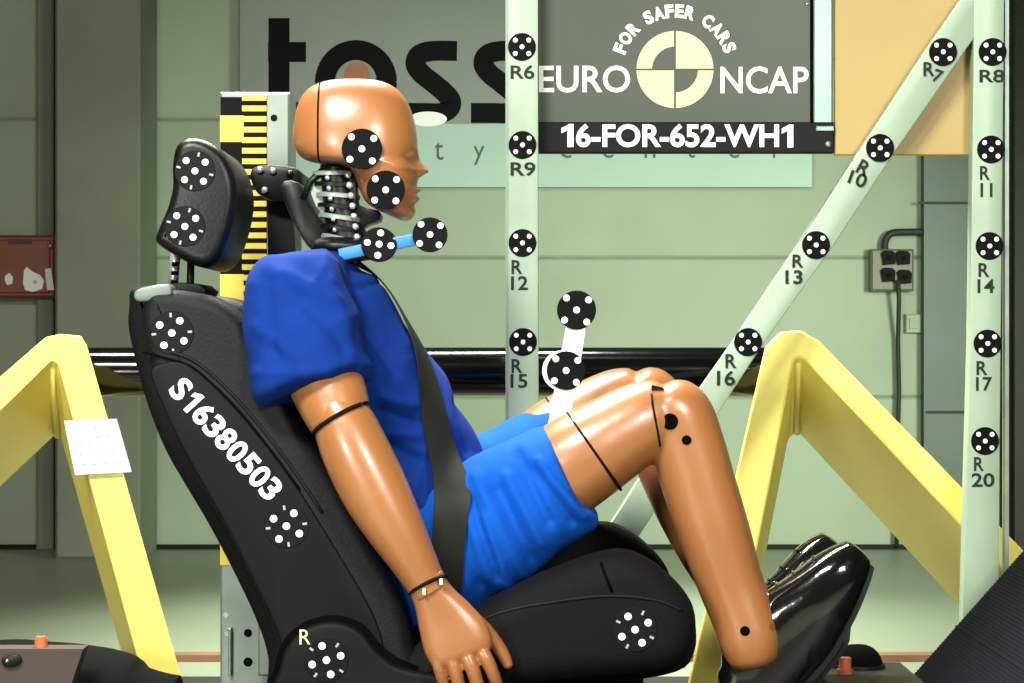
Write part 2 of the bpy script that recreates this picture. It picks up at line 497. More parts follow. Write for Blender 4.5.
def s_path(x):
    return catmull([(x + 52, 51), (x + 27, 51), (x + 14, 55), (x + 10.5, 64), (x + 16, 73), (x + 27, 82), (x + 39, 92), (x + 46, 101), (x + 44, 109), (x + 35, 113), (x + 20, 113), (x - 2, 113)], 6)
for x in (405, 473):
    build('letter_s', *g_stroke(s_path(x), 20, yb), 'ink', ban, False)
build('orange_dot', *g_disc(P(357, 75, yb), (0, -1, 0), 13 * S(YB), .0006, 20), 'rust', ban, False)
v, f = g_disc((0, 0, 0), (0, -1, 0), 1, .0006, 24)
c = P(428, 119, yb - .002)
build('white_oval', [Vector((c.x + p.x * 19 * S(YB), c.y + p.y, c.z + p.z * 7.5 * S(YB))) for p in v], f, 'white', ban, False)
for ch, px in zip('safety', (282, 322, 362, 400, 439, 479)):
    hgt = {'f': 19, 't': 18, 'y': 19}.get(ch, 14); dy = {'f': -2.5, 't': -2, 'y': 2.5}.get(ch, 0)
    text_px('small_letter', ch, px, 153 + dy, 9 if ch in 'ft' else 11, hgt, yb, 'ink_soft', ban)
for ch, px in zip('center', (566, 608, 650, 691, 734, 777)):
    text_px('small_letter', ch, px, 151 - (2 if ch == 't' else 0), 8 if ch in 'tr' else 11, 18 if ch == 't' else 14, yb, 'ink_soft', ban)

# ================================================================ RED CABINET ON THE WALL
yc = 5.36
rc = thing('wall_cabinet', tuple(P(18, 297, yc)), 'dark red wall cabinet with a white badge and pale sticker', 'cabinet')
build('cabinet_body', *px_box(-22, 235, 55, 298, yc, YW - .031, 0.01), 'red', rc, False)
build('cabinet_door', *px_box(-18, 240, 50, 293, yc - .012, yc, 0.004), 'red', rc, False)
build('handle_slot', *px_box(8, 239.5, 32, 244, yc - .016, yc - .012), 'red_dark', rc, False)
build('lock', *g_disc(P(50, 246, yc - .012), (0, -1, 0), .010, .006, 12), 'silver', rc)
build('badge', *g_prism([(24, 270), (27, 267), (33, 272), (40, 275), (44, 281), (42, 289), (33, 292), (25, 290), (23, 283)], yc - .016, yc - .012), 'white', rc, False)
build('badge_centre', *g_disc(P(35, 282, yc - .016), (0, -1, 0), .008, .001, 14), 'lightgrey', rc, False)
build('sticker', *g_prism([(45, 269), (51, 268), (54, 290), (47, 290)], yc - .015, yc - .012), 'paper', rc, False)
build('sticker', *g_prism([(5, 276), (9, 273), (13, 277), (12, 284), (7, 285), (5, 281)], yc - .015, yc - .012), 'paper', rc, False)

# ================================================================ SOCKET BOX, CONDUIT, CABLE
ys = 5.40
sb = thing('socket_box', tuple(P(892, 291, ys)), 'square grey socket box with four black sockets beside the steel column', 'socket box')
build('box', *px_box(871, 249, 914, 291, ys, YW - .031, 0.008), 'socket', sb, False)
for px, py in ((889, 258), (903.5, 258), (888.5, 275), (905, 277)):
    so = build('socket', *g_prism([(px - 7, py - 5), (px - 4, py - 7.5), (px + 4, py - 7), (px + 7, py - 4), (px + 6.5, py + 6), (px - 5, py + 7)], ys - .02, ys), 'ink', sb, False)
    build('socket_pin', *g_disc(P(px, py, ys - .02), (0, -1, 0), .008, .004, 10), 'trim', so)
path = [P(885, 250, ys + .03), P(885, 243, ys + .03), P(888, 236, ys + .03), P(895, 232.5, ys + .03), P(910, 232, ys + .03), P(930, 232, ys + .03)]
build('conduit', *g_tube([Vector(p) for p in catmull([tuple(q) for q in path], 5)], .014), 'steel_dark', sb)
cb = build('power_cable', *g_tube([P(898, 280, ys - .03), P(899, 300, ys - .02), P(898, 340, ys + .03), P(899, 390, ys + .03), P(898, 430, ys + .03), Vector((P(898, 0, ys).x, ys + .03, 0.01))], .009), 'steel_dark')
props(cb, 'thin dark cable hanging down from the grey socket box', 'cable')
sw = thing('switch_box', tuple(P(914, 332, 5.44)), 'small pale green switch plate under the socket box', 'switch')
build('plate', *px_box(906, 314, 922, 333, 5.44, YW - .031, .005), 'green_box', sw, False)
build('rocker', *px_box(909.5, 318, 918.5, 329, 5.434, 5.44, .002), 'wall', sw, False)

# ================================================================ SLED DECK
dk = thing('sled_deck', (0, 0.3, 0), 'dark steel deck of the test sled under the seat', 'sled')
build('deck_plate', *g_bbox(-1.6, 1.6, -0.75, 0.92, 0.13, 0.17, .006), 'deck', dk, False)
for yy in (-0.6, 0.75):
    build('deck_beam', *g_box(-1.6, 1.6, yy - .05, yy + .05, 0.0, 0.13), 'steel_dark', dk, False)
ZD = 0.17

# ================================================================ YELLOW TRESTLES AND BLACK TUBE
def trestle(front_out, front_in, back_out, back_in, label, yf, yb_):
    """A-shaped welded trestle: outer and inner edges of the front and of the back, apex in the middle"""
    n = len(front_out)
    fo = [P(x, y, yf) for x, y in front_out]; fi = [P(x, y, yf) for x, y in front_in]
    bo = [P(x, y, yb_) for x, y in back_out]; bi = [P(x, y, yb_) for x, y in back_in]
    # feet stand on the deck
    for L in (fo, fi, bo, bi):
        L[0].z = ZD; L[-1].z = ZD
    v = fo + fi + bo + bi; f = []
    for i in range(n - 1):
        f += [(i, i + 1, n + i + 1, n + i), (2 * n + i, 3 * n + i, 3 * n + i + 1, 2 * n + i + 1),
              (i, 2 * n + i, 2 * n + i + 1, i + 1), (n + i, n + i + 1, 3 * n + i + 1, 3 * n + i)]
    for i in (0, n - 1):
        f.append((i, n + i, 3 * n + i, 2 * n + i))
    t = thing('support_trestle', (sum(p.x for p in fo) / n, (yf + yb_) / 2, ZD), label, 'trestle')
    o = build('frame', v, f, 'yellow', t, True, 25)
    bv = o.modifiers.new('soft_edges', 'BEVEL'); bv.width = 0.004; bv.segments = 2; bv.limit_method = 'ANGLE'; bv.angle_limit = math.radians(30)
    return t
YT0, YT1 = 0.55, 0.80
tl = trestle([(-330, 690), (0, 377), (46, 337), (60, 334), (81, 336), (87, 346), (183, 683), (190, 700)],
             [(-250, 700), (0, 411), (48, 364), (51, 361), (54, 361), (58, 364), (140, 668), (148, 700)],
             [(-310, 690), (0, 383), (48, 341), (60, 338), (79, 340), (84, 350), (172, 660), (178, 690)],
             [(-210, 700), (0, 487), (54, 436), (56, 435), (58, 435), (61, 438), (118, 640), (132, 690)],
             'yellow steel trestle with a white paper sheet taped to it', YT0, YT1)
build('weld_rib', *g_tube([P(52, 366, YT0 + .02), P(57, 436, YT1 - .01)], .006, 8), 'yellow', tl)
tr = trestle([(684, 700), (688, 683), (765, 347), (780, 332), (800, 330), (819, 341), (1019, 546), (1170, 700)],
             [(726, 700), (731, 683), (793, 362), (796, 358), (800, 357), (806, 360), (996, 562), (1110, 700)],
             [(690, 690), (700, 660), (769, 350), (782, 336), (799, 334), (815, 344), (1004, 545), (1150, 700)],
             [(738, 690), (745, 660), (788, 440), (794, 435), (798, 434), (803, 438), (955, 602), (1040, 700)],
             'yellow steel trestle behind the lower legs, crossed by the aluminium post', YT0, YT1)
build('weld_rib', *g_tube([P(797.5, 362, YT0 + .02), P(797, 433, YT1 - .01)], .006, 8), 'yellow', tr)
build('bolt_hole', *g_disc(P(868, 431, 0.60), (-0.62, -0.5, -0.6), .006, .002, 12), 'groove', tr, False)
ct = P(60, 372, 0.70); ct2 = P(790, 372, 0.70)
tb = build('cross_tube', *g_tube([Vector((ct.x, .70, ct.z)), Vector((ct2.x, .70, ct.z))], 0.0462, 40), 'tube', None, True, 50)
props(tb, 'long glossy black steel tube running between the yellow trestles', 'tube')
# paper sheet on the left trestle
pp = thing('paper_sheet', tuple(P(100, 475, .535)), 'white paper sheet with faint print fixed to the yellow trestle', 'paper')
q = [(64, 421), (116, 419), (131, 472), (75, 475)]
build('sheet', *g_prism(q, 0.538, 0.545), 'paper', pp, False)
for i in range(5):
    for j in range(4):
        s_, t_ = 0.15 + j * 0.19, 0.14 + i * 0.17
        A = Vector(q[0]).lerp(Vector(q[1]), s_); B_ = Vector(q[3]).lerp(Vector(q[2]), s_); c_ = A.lerp(B_, t_)
        ln = 2.2 + random.random() * 3.0
        build('print_mark', *g_stroke([(c_.x, c_.y), (c_.x + ln, c_.y - .1)], 1.6, 0.5375), 'lightgrey', pp, False)

# ================================================================ ALUMINIUM REFERENCE FRAME WITH CODED TARGETS
YF0, YF1 = 0.42, 0.455
ft = thing('reference_frame', (P(760, 0, YF0).x, YF0, ZD), 'aluminium post and strut frame carrying coded round targets', 'frame')
def bar(name, pts, dy=0.0):
    return build(name, *g_pillow(pts, YF0, YF0 + dy, YF1, .0025, smooth=False, steps=2), 'alu', ft, True, 30)
bar('post', [(508, -60), (538, -60), (538.5, 300), (539.5, 676), (508, 676), (508, 300)])
bar('post', [(975, -60), (1005, -60), (1001, 340), (998, 676), (961, 676), (970, 340)])
bar('diagonal_strut', [(985, -35), (1002, -35), (1002, -5), (979, 31), (897, 149), (834, 245), (764, 343), (688, 460), (608, 585), (560, 660), (524, 660), (588, 560), (664, 440), (733, 342), (798, 245), (860, 149), (924, 52), (962, -2)], .0015)
# profile lip along each bar
build('edge_lip', *px_box(505.5, -60, 509, 676, YF0 + .004, YF1), 'galv', ft, False)
build('edge_lip', *px_box(1005, -60, 1009, 676, YF0 + .012, YF1), 'galv', ft, False)
build('foot_plate', *g_box(P(495, 0, YF0).x, P(552, 0, YF0).x, YF0 - .04, YF1 + .06, ZD, ZD + .075), 'galv', ft, False)
build('foot_plate', *g_box(P(955, 0, YF0).x, P(1012, 0, YF0).x, YF0 - .04, YF1 + .06, ZD, ZD + .075), 'galv', ft, False)
def fmark(px, py, lines, roll=0):
    marker(ft, P(px, py, YF0), (0, -1, 0), 14 * S(YF0), roll, dot_r=0.17, dot_d=0.68, thick=0.002)
    yl_ = YF0 - .0012
    for (s, x, y, wd, h, ro) in lines:
        text_px('code_lettering', s, x, y, wd, h, YF0 - .0012, 'ink_post', ft, 0.02, ro)
fmark(522, 47, [('R6', 522.5, 72, 24, 14, 0)])
fmark(522.5, 145, [('R9', 523, 169, 25, 14, 0)])
fmark(522.5, 243, [('R', 517, 267, 11, 14, 0), ('12', 519.5, 283, 17, 14, 0)])
fmark(523, 342, [('R', 517, 366, 11, 14, 0), ('15', 519, 381, 17, 14, 0)])
fmark(943, 52, [('R', 929, 69, 11, 14, 0), ('7', 938, 76, 9, 13, 20)])
fmark(880, 148, [('R', 864, 168, 12, 15, 28), ('10', 858, 179, 18, 14, 20)])
fmark(816, 245, [('R', 798, 261, 11, 13, 0), ('13', 794, 277, 17, 14, 0)])
fmark(748, 342, [('R', 731, 361, 11, 14, 0), ('16', 726, 378, 18, 15, 0)])
fmark(992.5, 52, [('R8', 992, 76, 25, 13, 0)])
fmark(991, 149.5, [('R', 985, 173, 10, 14, 0), ('11', 986.5, 190, 12, 14, 0)])
fmark(989.5, 246, [('R', 984, 270, 11, 14, 0), ('14', 986, 286, 17, 14, 0)])
fmark(987.5, 343.5, [('R', 982, 368, 11, 14, 0), ('17', 984, 384, 16, 14, 0)])
fmark(985, 441, [('R', 979, 464, 10, 14, 0), ('20', 983, 480, 23, 14, 0)])

# ================================================================ SIGN BOARD AND TAN BOARD
YS = 0.47
sg = thing('sign_board', (P(675, 0, YS).x, YS, P(0, 153, YS).z), 'dark grey sign board with white lettering and a round cream emblem', 'sign')
build('board', *px_box(512, -60, 811, 124, YS, YS + .02, .002), 'board', sg, False)
build('number_strip', *px_box(512, 122, 834, 153, YS - .006, YS + .02, .002), 'board_black', sg, False)
build('edge_profile', *px_box(813, -60, 833, 131, YS - .004, YS + .02, .003), 'alu_sign', sg, False)
build('edge_gap', *px_box(810.5, -60, 813.5, 128, YS - .002, YS + .02), 'groove', sg, False)
build('profile_clamp', *px_box(816, 126, 834, 131, YS - .010, YS - .004, .001), 'alu_sign', sg, False)
build('screw', *g_disc(P(828, 144, YS - .006), (0, -1, 0), .005, .002, 12), 'silver', sg)
build('screw', *g_disc(P(807, 4, YS), (0, -1, 0), .003, .002, 12), 'silver', sg)
yt = YS - .0012
text_px('lettering', 'EURO', 584.5, 79, 91, 27, yt, 'white', sg, 0.012)
text_px('lettering', 'NCAP', 764.5, 80, 88, 27, yt, 'white', sg, 0.012)
text_px('lettering', 'ONE', 567.5, 135.5, 12, 23, YS - .0072, 'white', sg)
text_px('lettering', '6-FOR-652-WH', 677.5, 135.5, 203, 23.5, YS - .0072, 'white', sg, 0.028)
text_px('lettering', 'ONE', 787.5, 136, 11.5, 23, YS - .0072, 'white', sg)
arc_s = 'FOR SAFER CARS'; adv = {' ': .75, 'F': .92, 'E': .92, 'S': .95, 'O': 1.2, 'A': 1.08, 'R': 1.05, 'C': 1.08}
tot = sum(adv[c] for c in arc_s); run = 0
for ch in arc_s:
    mid = run + adv[ch] / 2; run += adv[ch]
    if ch == ' ': continue
    th = 164 - (164 - 17) * mid / tot
    px = 675 + 58.5 * math.cos(math.radians(th)); py = 69.5 - 58.5 * math.sin(math.radians(th))
    text_px('motto_letter', ch, px, py, 9.3 * adv[ch], 13.5, yt, 'white', sg, 0.045, 90 - th)
# round emblem: four quarter pieces, two of them only a rim
def quarter(a0, rin, rout=38.5):
    n = 14; g = 1.0
    o_ = []; i_ = []
    for k in range(n + 1):
        t = math.radians(a0 + 90 * k / n)
        o_.append((rout * math.cos(t), rout * math.sin(t))); i_.append((rin * math.cos(t), rin * math.sin(t)))
    sx = g if -1 < math.cos(math.radians(a0 + 45)) > 0 else -g; sy = g if math.sin(math.radians(a0 + 45)) > 0 else -g
    pts = o_ + (list(reversed(i_)) if rin > 0.1 else [(0, 0)])
    pts = [(x + (sx if abs(x) < 1e-6 or True else 0) * (1 if abs(x) < 1.2 else 0), y + sy * (1 if abs(y) < 1.2 else 0)) for x, y in pts]
    return [P(675 + x, 69.5 - y, yt) for x, y in pts]
for a0, rin in ((0, 0), (90, 23), (180, 0), (270, 23)):
    pts = quarter(a0, rin)
    build('emblem_quarter', pts, [tuple(range(len(pts)))], 'cream', sg, False)
tnb = thing('tan_board', (P(905, 0, YS).x, YS, P(0, 155, YS).z), 'plain tan yellow board hanging behind the diagonal strut', 'board')
build('sheet', *px_box(835, -60, 978, 155, YS, YS + .018, .002), 'tan', tnb, False)
build('rear_batten', *px_box(842, -40, 970, -20, YS + .018, YS + .04, .002), 'brown', tnb, False)

# ================================================================ STRIPED MEASURING COLUMN
YC = 0.34
col = thing('measuring_column', (P(255, 0, YC).x, YC + .05, ZD), 'steel column with yellow and black measuring tape behind the seat', 'column')
xa, xb = P(220, 0, YC).x, P(290, 0, YC).x
build('steel_post', *g_bbox(xa, xb, YC, YC + .11, ZD, P(0, 92, YC).z, .004), 'galv', col, False)
build('tape_strip', *px_box(220.5, 97, 267, 565, YC - .0012, YC), 'tape_black', col, False)
per = 52.9
for k in range(9):
    y0 = 115.5 + per * k
    build('yellow_block', *px_box(220, y0, 243.5, y0 + per / 2, YC - .002, YC - .0012), 'tape_yellow', col, False)
for k in range(44):
    y0 = 95 + per / 5 * k
    if y0 > 562: break
    build('yellow_tick', *px_box(242, y0, 266.5, y0 + 5.6, YC - .0026, YC - .0018), 'tape_yellow', col, False)
for px, py, r in ((248, 633, .007), (248, 662, .008), (226, 615, .005), (227, 634, .004)):
    build('bolt_hole', *g_disc(P(px, py, YC), (0, -1, 0), r, .0008, 14), 'groove' if px > 240 else 'silver', col, False)
build('side_rail', *px_box(258, 575, 276, 676, YC - .03, YC, .003), 'galv', col, False)
build('cable_clip', *px_box(228, 628, 231, 676, YC - .012, YC, .002), 'silver', col, False)
build('bolt_hole', *g_disc(P(274, 118, YC), (0, -1, 0), .006, .0008, 14), 'tape_black', col, False)
# black holding arm from the column to the neck
arm = build('holder_block', *g_pillow([(251, 170), (264, 165), (294, 167), (301, 178), (300, 196), (286, 203), (262, 197), (252, 184)], .16, .16, YC - .001, .006, n=3, steps=2), 'black_metal', col, True, 40)
for px, py in ((260, 170), (273, 171), (265, 190), (290, 174)):
    build('bolt', *g_disc(P(px, py, .16), (0, -1, 0), .006, .006, 10, .002), 'silver' if px < 280 else 'black_metal', arm)
build('holder_plate', *g_prism([(267, 190), (292, 192), (296, 256), (268, 262)], .20, .30), 'black_metal', col, False)
build('holder_arm', *g_pillow([(280, 186), (298, 182), (310, 204), (326, 226), (336, 240), (330, 252), (312, 250), (296, 228)], .06, .06, .24, .006, n=3, steps=2), 'black_metal', col, True, 40)

# ================================================================ CAR SEAT
seat = thing('car_seat', (P(420, 0, 0).x, 0, ZD), 'black fabric car seat with white stencilled number and dotted round targets', 'car seat')
YN = -0.235
# backrest: rear shell/pad, two bolsters
rear = [(141, 308), (140, 326), (145, 352), (154, 387), (165, 420), (178, 450), (194, 478), (220, 522), (247, 574), (266, 616), (276, 650), (281, 700)]
bol_front = [(415, 700), (412, 640), (398, 590), (360, 525), (318, 455), (282, 400), (258, 350), (240, 318), (215, 298), (180, 290), (150, 291)]
build('backrest_bolster', *g_pillow(rear + bol_front, YN, YN, -0.12, .022, n=4, rb=.03), 'fabric2', seat, True, 50)
v, f = g_pillow(rear + bol_front, YN, YN, -0.12, .022, n=4, rb=.03)
build('backrest_bolster', mirror(v), f, 'fabric2', seat, True, 50)
pad_front = [(372, 700), (366, 640), (340, 570), (300, 500), (262, 430), (236, 370), (222, 320), (205, 300), (180, 290), (145, 289)]
build('backrest_pad', *g_pillow(rear + pad_front, 0.0, -0.125, 0.125, .02, n=4), 'fabric', seat, True, 50)
# flat side trim that carries the number
trim_o = [(150, 374), (163, 363), (180, 362), (198, 372), (226, 398), (262, 440), (300, 492), (340, 556), (372, 612), (384, 650), (384, 690),
          (292, 690), (284, 655), (273, 622), (252, 578), (226, 526), (200, 480), (184, 451), (168, 418)]
trim_p = build('side_trim', *g_pillow(trim_o, YN - .004, YN - .005, YN + .01, .004, n=4, steps=3), 'trim', seat, True, 50)
YL = YN - .006
sm = catmull([(143, 352), (165, 358), (190, 366), (212, 384), (240, 412), (275, 456), (300, 490)], 5)
build('seam_groove', *g_tube([P(x, y, YN - .002) for x, y in sm], .0018, 8), 'groove', seat)
sm = catmull([(172, 352), (196, 362), (222, 384), (250, 414), (285, 458), (322, 512)], 5)
build('piping', *g_tube([P(x, y, YN - .001) for x, y in sm], .0025, 8), 'fabric2', seat)
# number, character by character along the slant
num = 'S16380503'
for i, ch in enumerate(num):
    t = i / 8
    cx, cy = 181 + (271 - 181) * t, 389 + (489 - 389) * t
    text_px('number_character', 'ONE' if ch == '1' else ch, cx, cy, 15.5 if ch != '1' else 10, 24, YL, 'dotwhite', seat, 0.03, 48)
# top plastic cap, recliner cover
build('top_cap', *g_pillow([(134, 294), (142, 288), (168, 284), (172, 292), (168, 297), (140, 302)], YN + .01, YN + .005, YN + .05, .004, n=3, steps=2), 'plastic_grey', seat, True, 50)
rco = [(280, 720), (279, 670), (290, 642), (312, 626), (338, 623), (360, 632), (378, 653), (400, 668), (440, 676), (480, 682), (480, 720)]
build('recliner_groove', *g_pillow([(275, 720), (274, 668), (286, 637), (310, 620), (339, 616), (364, 626), (383, 648), (404, 662), (440, 670), (484, 676), (486, 720)], YN - .012, YN - .012, YN + .02, .003, n=4, steps=2), 'groove', seat, True, 50)
rec = build('recliner_cover', *g_pillow(rco, YN - .03, YN - .03, YN + .02, .008, n=4, steps=3), 'trim', seat, True, 50)
text_px('side_letter', 'R', 305, 637, 11, 15, YN - .0305, 'cream', seat, 0.0, 0)
# cushion: two bolsters and a pad
YQ = -0.25
cus = [(392, 668), (430, 634), (480, 606), (530, 580), (580, 560), (618, 551), (645, 558), (672, 578), (690, 600), (695, 625), (690, 648), (674, 664), (640, 671), (560, 678), (470, 690), (400, 700)]
v, f = g_pillow(cus, YQ + .055, YQ, -0.13, .042, n=4, steps=8, rb=.02)
cu_near = build('cushion_bolster', v, f, 'fabric', seat, True, 60)
cu_far = build('cushion_bolster', shift(mirror(v), -.01, 0, .012), f, 'fabric', seat, True, 60)
pad = [(392, 668), (440, 650), (500, 625), (560, 598), (620, 572), (650, 572), (676, 586), (688, 610), (688, 640), (670, 660), (600, 672), (470, 690), (400, 700)]
build('cushion_pad', *g_pillow(pad, 0, -0.14, 0.14, .015, n=4, steps=4), 'fabric', seat, True, 60)
sm = catmull([(440, 640), (500, 613), (560, 601), (610, 596), (655, 600), (682, 611)], 6)
pts = []
for x, y in sm:
    l, n_ = hit(cu_near, x, y)
    if l: pts.append(l)
build('piping', *g_tube(pts, .0025, 8), 'fabric2', seat)
pts = [hit(cu_near, x, y)[0] for x, y in ((601, 563), (604, 572), (608, 582), (612, 592)) if hit(cu_near, x, y)[0]]
if len(pts) > 1: build('seam_groove', *g_tube(pts, .0025, 8), 'groove', seat)
# seat frame that carries the cushion on the deck
for s_ in (-1, 1):
    build('seat_rail', *g_box(P(300, 0, 0).x, P(650, 0, 0).x, s_ * .2 - .025, s_ * .2 + .025, ZD, ZD + .14), 'black_metal', seat, False)
# headrest and its posts
hro = [(178, 147), (190, 139), (206, 141), (222, 151), (233, 168), (238, 190), (236, 214), (229, 240), (221, 258), (210, 267), (196, 266), (177, 256), (161, 246), (157, 239), (161, 227), (169, 208), (174, 188), (174, 166)]
hr = build('headrest', *g_pillow(hro, -0.10, -0.125, 0.125, .016, n=4, steps=7), 'leather', seat, True, 60)
build('headrest_post', *g_tube([P(191, 255, -.06), P(190, 300, -.06)], .0058), 'black_metal', seat)
po = build('headrest_post', *g_tube([P(176, 250, .04), P(172, 300, .04)], .008), 'silver', seat)
for k in range(4):
    build('notch', *g_tube([P(175.3 - k * .6, 262 + 9 * k, .031), P(175 - k * .6, 266 + 9 * k, .031)], .0055), 'groove', po)
build('post_sleeve', *g_pillow([(163, 284), (200, 284), (204, 296), (160, 296)], -.07, -.08, .07, .004, n=2, steps=2), 'trim', seat, True, 40)
# dotted targets
def seat_mark(o, px, py, roll, r=22):
    l, n_ = hit(o, px, py)
    n2 = (n_ + Vector((0, -1.2, 0))).normalized()
    marker(seat, l - n2 * .0012, n2, r * S(l.y), roll, dot_r=.165, dot_d=.66, face='trim', thick=.0022, ticks=True, name='dotted_target')
seat_mark(hr, 195, 171, 5, 20.5)
seat_mark(hr, 185, 226.5, 8, 20.5)
seat_mark(bpy.data.objects['backrest_bolster'], 172, 333, -12, 22)
seat_mark(trim_p, 286.5, 526, -15, 22.5)
seat_mark(rec, 326.5, 660, 28, 22.5)
seat_mark(cu_near, 635, 629.5, 17, 22.5)

# ================================================================ CRASH TEST DUMMY
dum = thing('crash_test_dummy', (P(470, 0, 0).x, 0, P(0, 610, 0).z), 'tan crash test dummy in blue shirt and shorts sitting in the car seat', 'dummy')

# ---- head: horizontal slices (y, back x, front x, half width)
HD = [(80, 342, 366, .014), (81.5, 327, 380, .034), (86, 314, 392, .049), (93, 305, 401, .059), (103, 299, 408, .067), (116, 295.5, 413, .073), (130, 293.5, 416, .0765),
      (142, 293.5, 417.5, .077), (150, 296, 417.5, .0765), (156, 300, 416.5, .0755), (160, 306, 415.5, .0745), (163, 318, 416, .073), (165.5, 336, 417, .071), (168, 348, 417.5, .069),
      (173, 353, 418.5, .067), (180, 356, 418, .0655), (186, 358, 417, .064), (190, 360, 417, .063), (193, 361, 416.5, .0625), (195, 362, 416.5, .062), (198, 363.5, 416.5, .061),
      (202, 366, 416, .058), (206, 371, 415, .055), (211, 380, 415.5, .049), (216, 391, 414, .040), (219, 398, 411, .028), (220.5, 402, 408, .012)]
rows = catmull(HD, 3)
seg = 56; rings = []
for (y, x0, x1, hw) in rows:
    a = P(x0, y, 0); b_ = P(x1, y, 0); cx_ = (a.x + b_.x) / 2; rx = (b_.x - a.x) / 2
    nose = 0.0
    if 148 < y < 181:
        t = (y - 148) / 24 if y < 172 else 1 - (y - 172) / 7
        nose = max(0, t) ** 1.35 * 11.0 * S(0)
    ring = []
    for k in range(seg):
        th = 2 * PI * k / seg; c_, s_ = math.cos(th), math.sin(th)
        e = 2.35
        X = rx * math.copysign(abs(c_) ** (2 / e), c_); Y = hw * math.copysign(abs(s_) ** (2 / e), s_)
        if c_ > 0:
            X += nose * math.exp(-(Y / .016) ** 2)
            if 152 < y < 172:       # eye sockets
                X -= .006 * math.exp(-((abs(Y) - .032) / .014) ** 2) * math.sin((y - 152) / 20 * PI)
            lip = 4.0 * math.exp(-((y - 190.5) / 2.4) ** 2) + 3.5 * math.exp(-((y - 199) / 2.8) ** 2)
            X += lip * S(0) * math.exp(-(Y / .021) ** 2)
            if y > 172: Y *= 1 - 0.18 * max(0, c_) ** 2
        ring.append(Vector((cx_ + X, Y, a.z)))
    rings.append(ring)
hv, hf = g_loft(rings)
xs = P(321.5, 0, 0).x
def crop_mesh(v, f, co, no):
    bm = bmesh.new(); vv = [bm.verts.new(p) for p in v]
    for q in f:
        try: bm.faces.new([vv[i] for i in q])
        except ValueError: pass
    bmesh.ops.bisect_plane(bm, geom=bm.verts[:] + bm.edges[:] + bm.faces[:], plane_co=co, plane_no=no, clear_outer=True)
    bm.verts.index_update(); bm.verts.ensure_lookup_table()
    V = [p.co.copy() for p in bm.verts]; Fc = [tuple(p.index for p in q.verts) for q in bm.faces]; bm.free()
    return V, Fc
head = build('head', *crop_mesh(hv, hf, (xs + .0016, 0, 0), (-1, 0, 0)), 'skin', dum)
build('skull_cap', *crop_mesh(hv, hf, (xs - .0016, 0, 0), (1, 0, 0)), 'skin', dum)
cc = P(335, 130, 0)
core = [cc + (p - cc) * .975 for p in hv]
core = crop_mesh(*crop_mesh(core, hf, (xs + .02, 0, 0), (1, 0, 0)), (xs - .02, 0, 0), (-1, 0, 0))
build('cap_seam', *core, 'seam', dum)
l, n_ = hit(head, 362, 149); n2 = (n_ + Vector((0, -3, 0))).normalized()
marker(dum, Vector((l.x, l.y, l.z)) - n2 * .001, n2, 20.3 * S(-.075), 4, dot_r=.165, dot_d=.78, thick=.004)
l, n_ = hit(head, 386, 190); n2 = (n_ + Vector((0, -3, 0))).normalized()
marker(dum, l + n2 * .005, Vector((0, -1, -.06)), 19.3 * S(-.07), 2, dot_r=.17, dot_d=.78, thick=.004)

# ---- neck: stack of rubber discs and plates with bolts, brackets
nk = build('neck_core', *g_limb([(337, 165, 0, 17, .030), (338, 190, 0, 17, .030), (344, 220, 0, 19, .032), (350, 262, 0, 22, .04)], 4), 'black_metal', dum)
for k in range(7):
    t = k / 6; px, py = 334 + 11 * t, 174 + 66 * t
    tilt = 12 * t
    c = P(px, py, 0); n_ = Vector((math.sin(math.radians(tilt)), 0, math.cos(math.radians(tilt))))
    d = build('neck_disc', *g_disc(c - n_ * .0035, n_, .034 + .002 * k * .3, .007, 28, .0015), 'black_metal' if k % 2 else 'galv', nk, True, 40)
for k in range(7):
    t = k / 6
    for dx in (-6.5, 14):
        c = P(334 + dx + 9 * t, 176 + 62 * t + (2 if dx < 0 else -1), -.031)
        build('neck_bolt', *g_disc(c, (0, -1, 0.1), .0055 if dx > 0 else .0042, .005, 12, .002), 'silver', nk)
build('neck_plate', *g_prism([(308, 186), (318, 171), (332, 170), (326, 190), (324, 214), (316, 206)], -.012, .012), 'galv', dum, False)
build('occipital_rod', *g_tube([P(303, 200, -.015), P(310, 182, -.015), P(323, 170, -.015)], .0055, 10), 'black_metal', dum)
build('jaw_bracket', *g_pillow([(350, 168), (357, 170), (357, 204), (378, 210), (380, 220), (368, 224), (352, 232), (346, 212)], -.02, -.02, .04, .003, n=2, steps=2), 'black_metal', dum, True, 40)
build('neck_base', *g_limb([(316, 247, 0, 7, .04), (334, 247, 0, 12, .055), (362, 249, 0, 12, .055), (384, 252, 0, 6, .045)], 4), 'black_metal', dum)
# blue taped rod with two targets
rod = build('target_rod', *g_pillow([(338, 249), (412, 233.5), (430, 231), (431, 240), (413, 246), (340, 261)], -.075, -.078, -.066, .002, smooth=False, steps=2), 'blue_tape', dum, True, 40)
marker(dum, P(379, 245, -.079), (0.12, -1, .28), 18 * S(-.08), 6, plus=True, dot_r=.19, dot_d=.66, thick=.004)
marker(dum, P(430, 235, -.080), (0.05, -1, .1), 17.6 * S(-.08), 4, dot_r=.18, dot_d=.78, thick=.004)

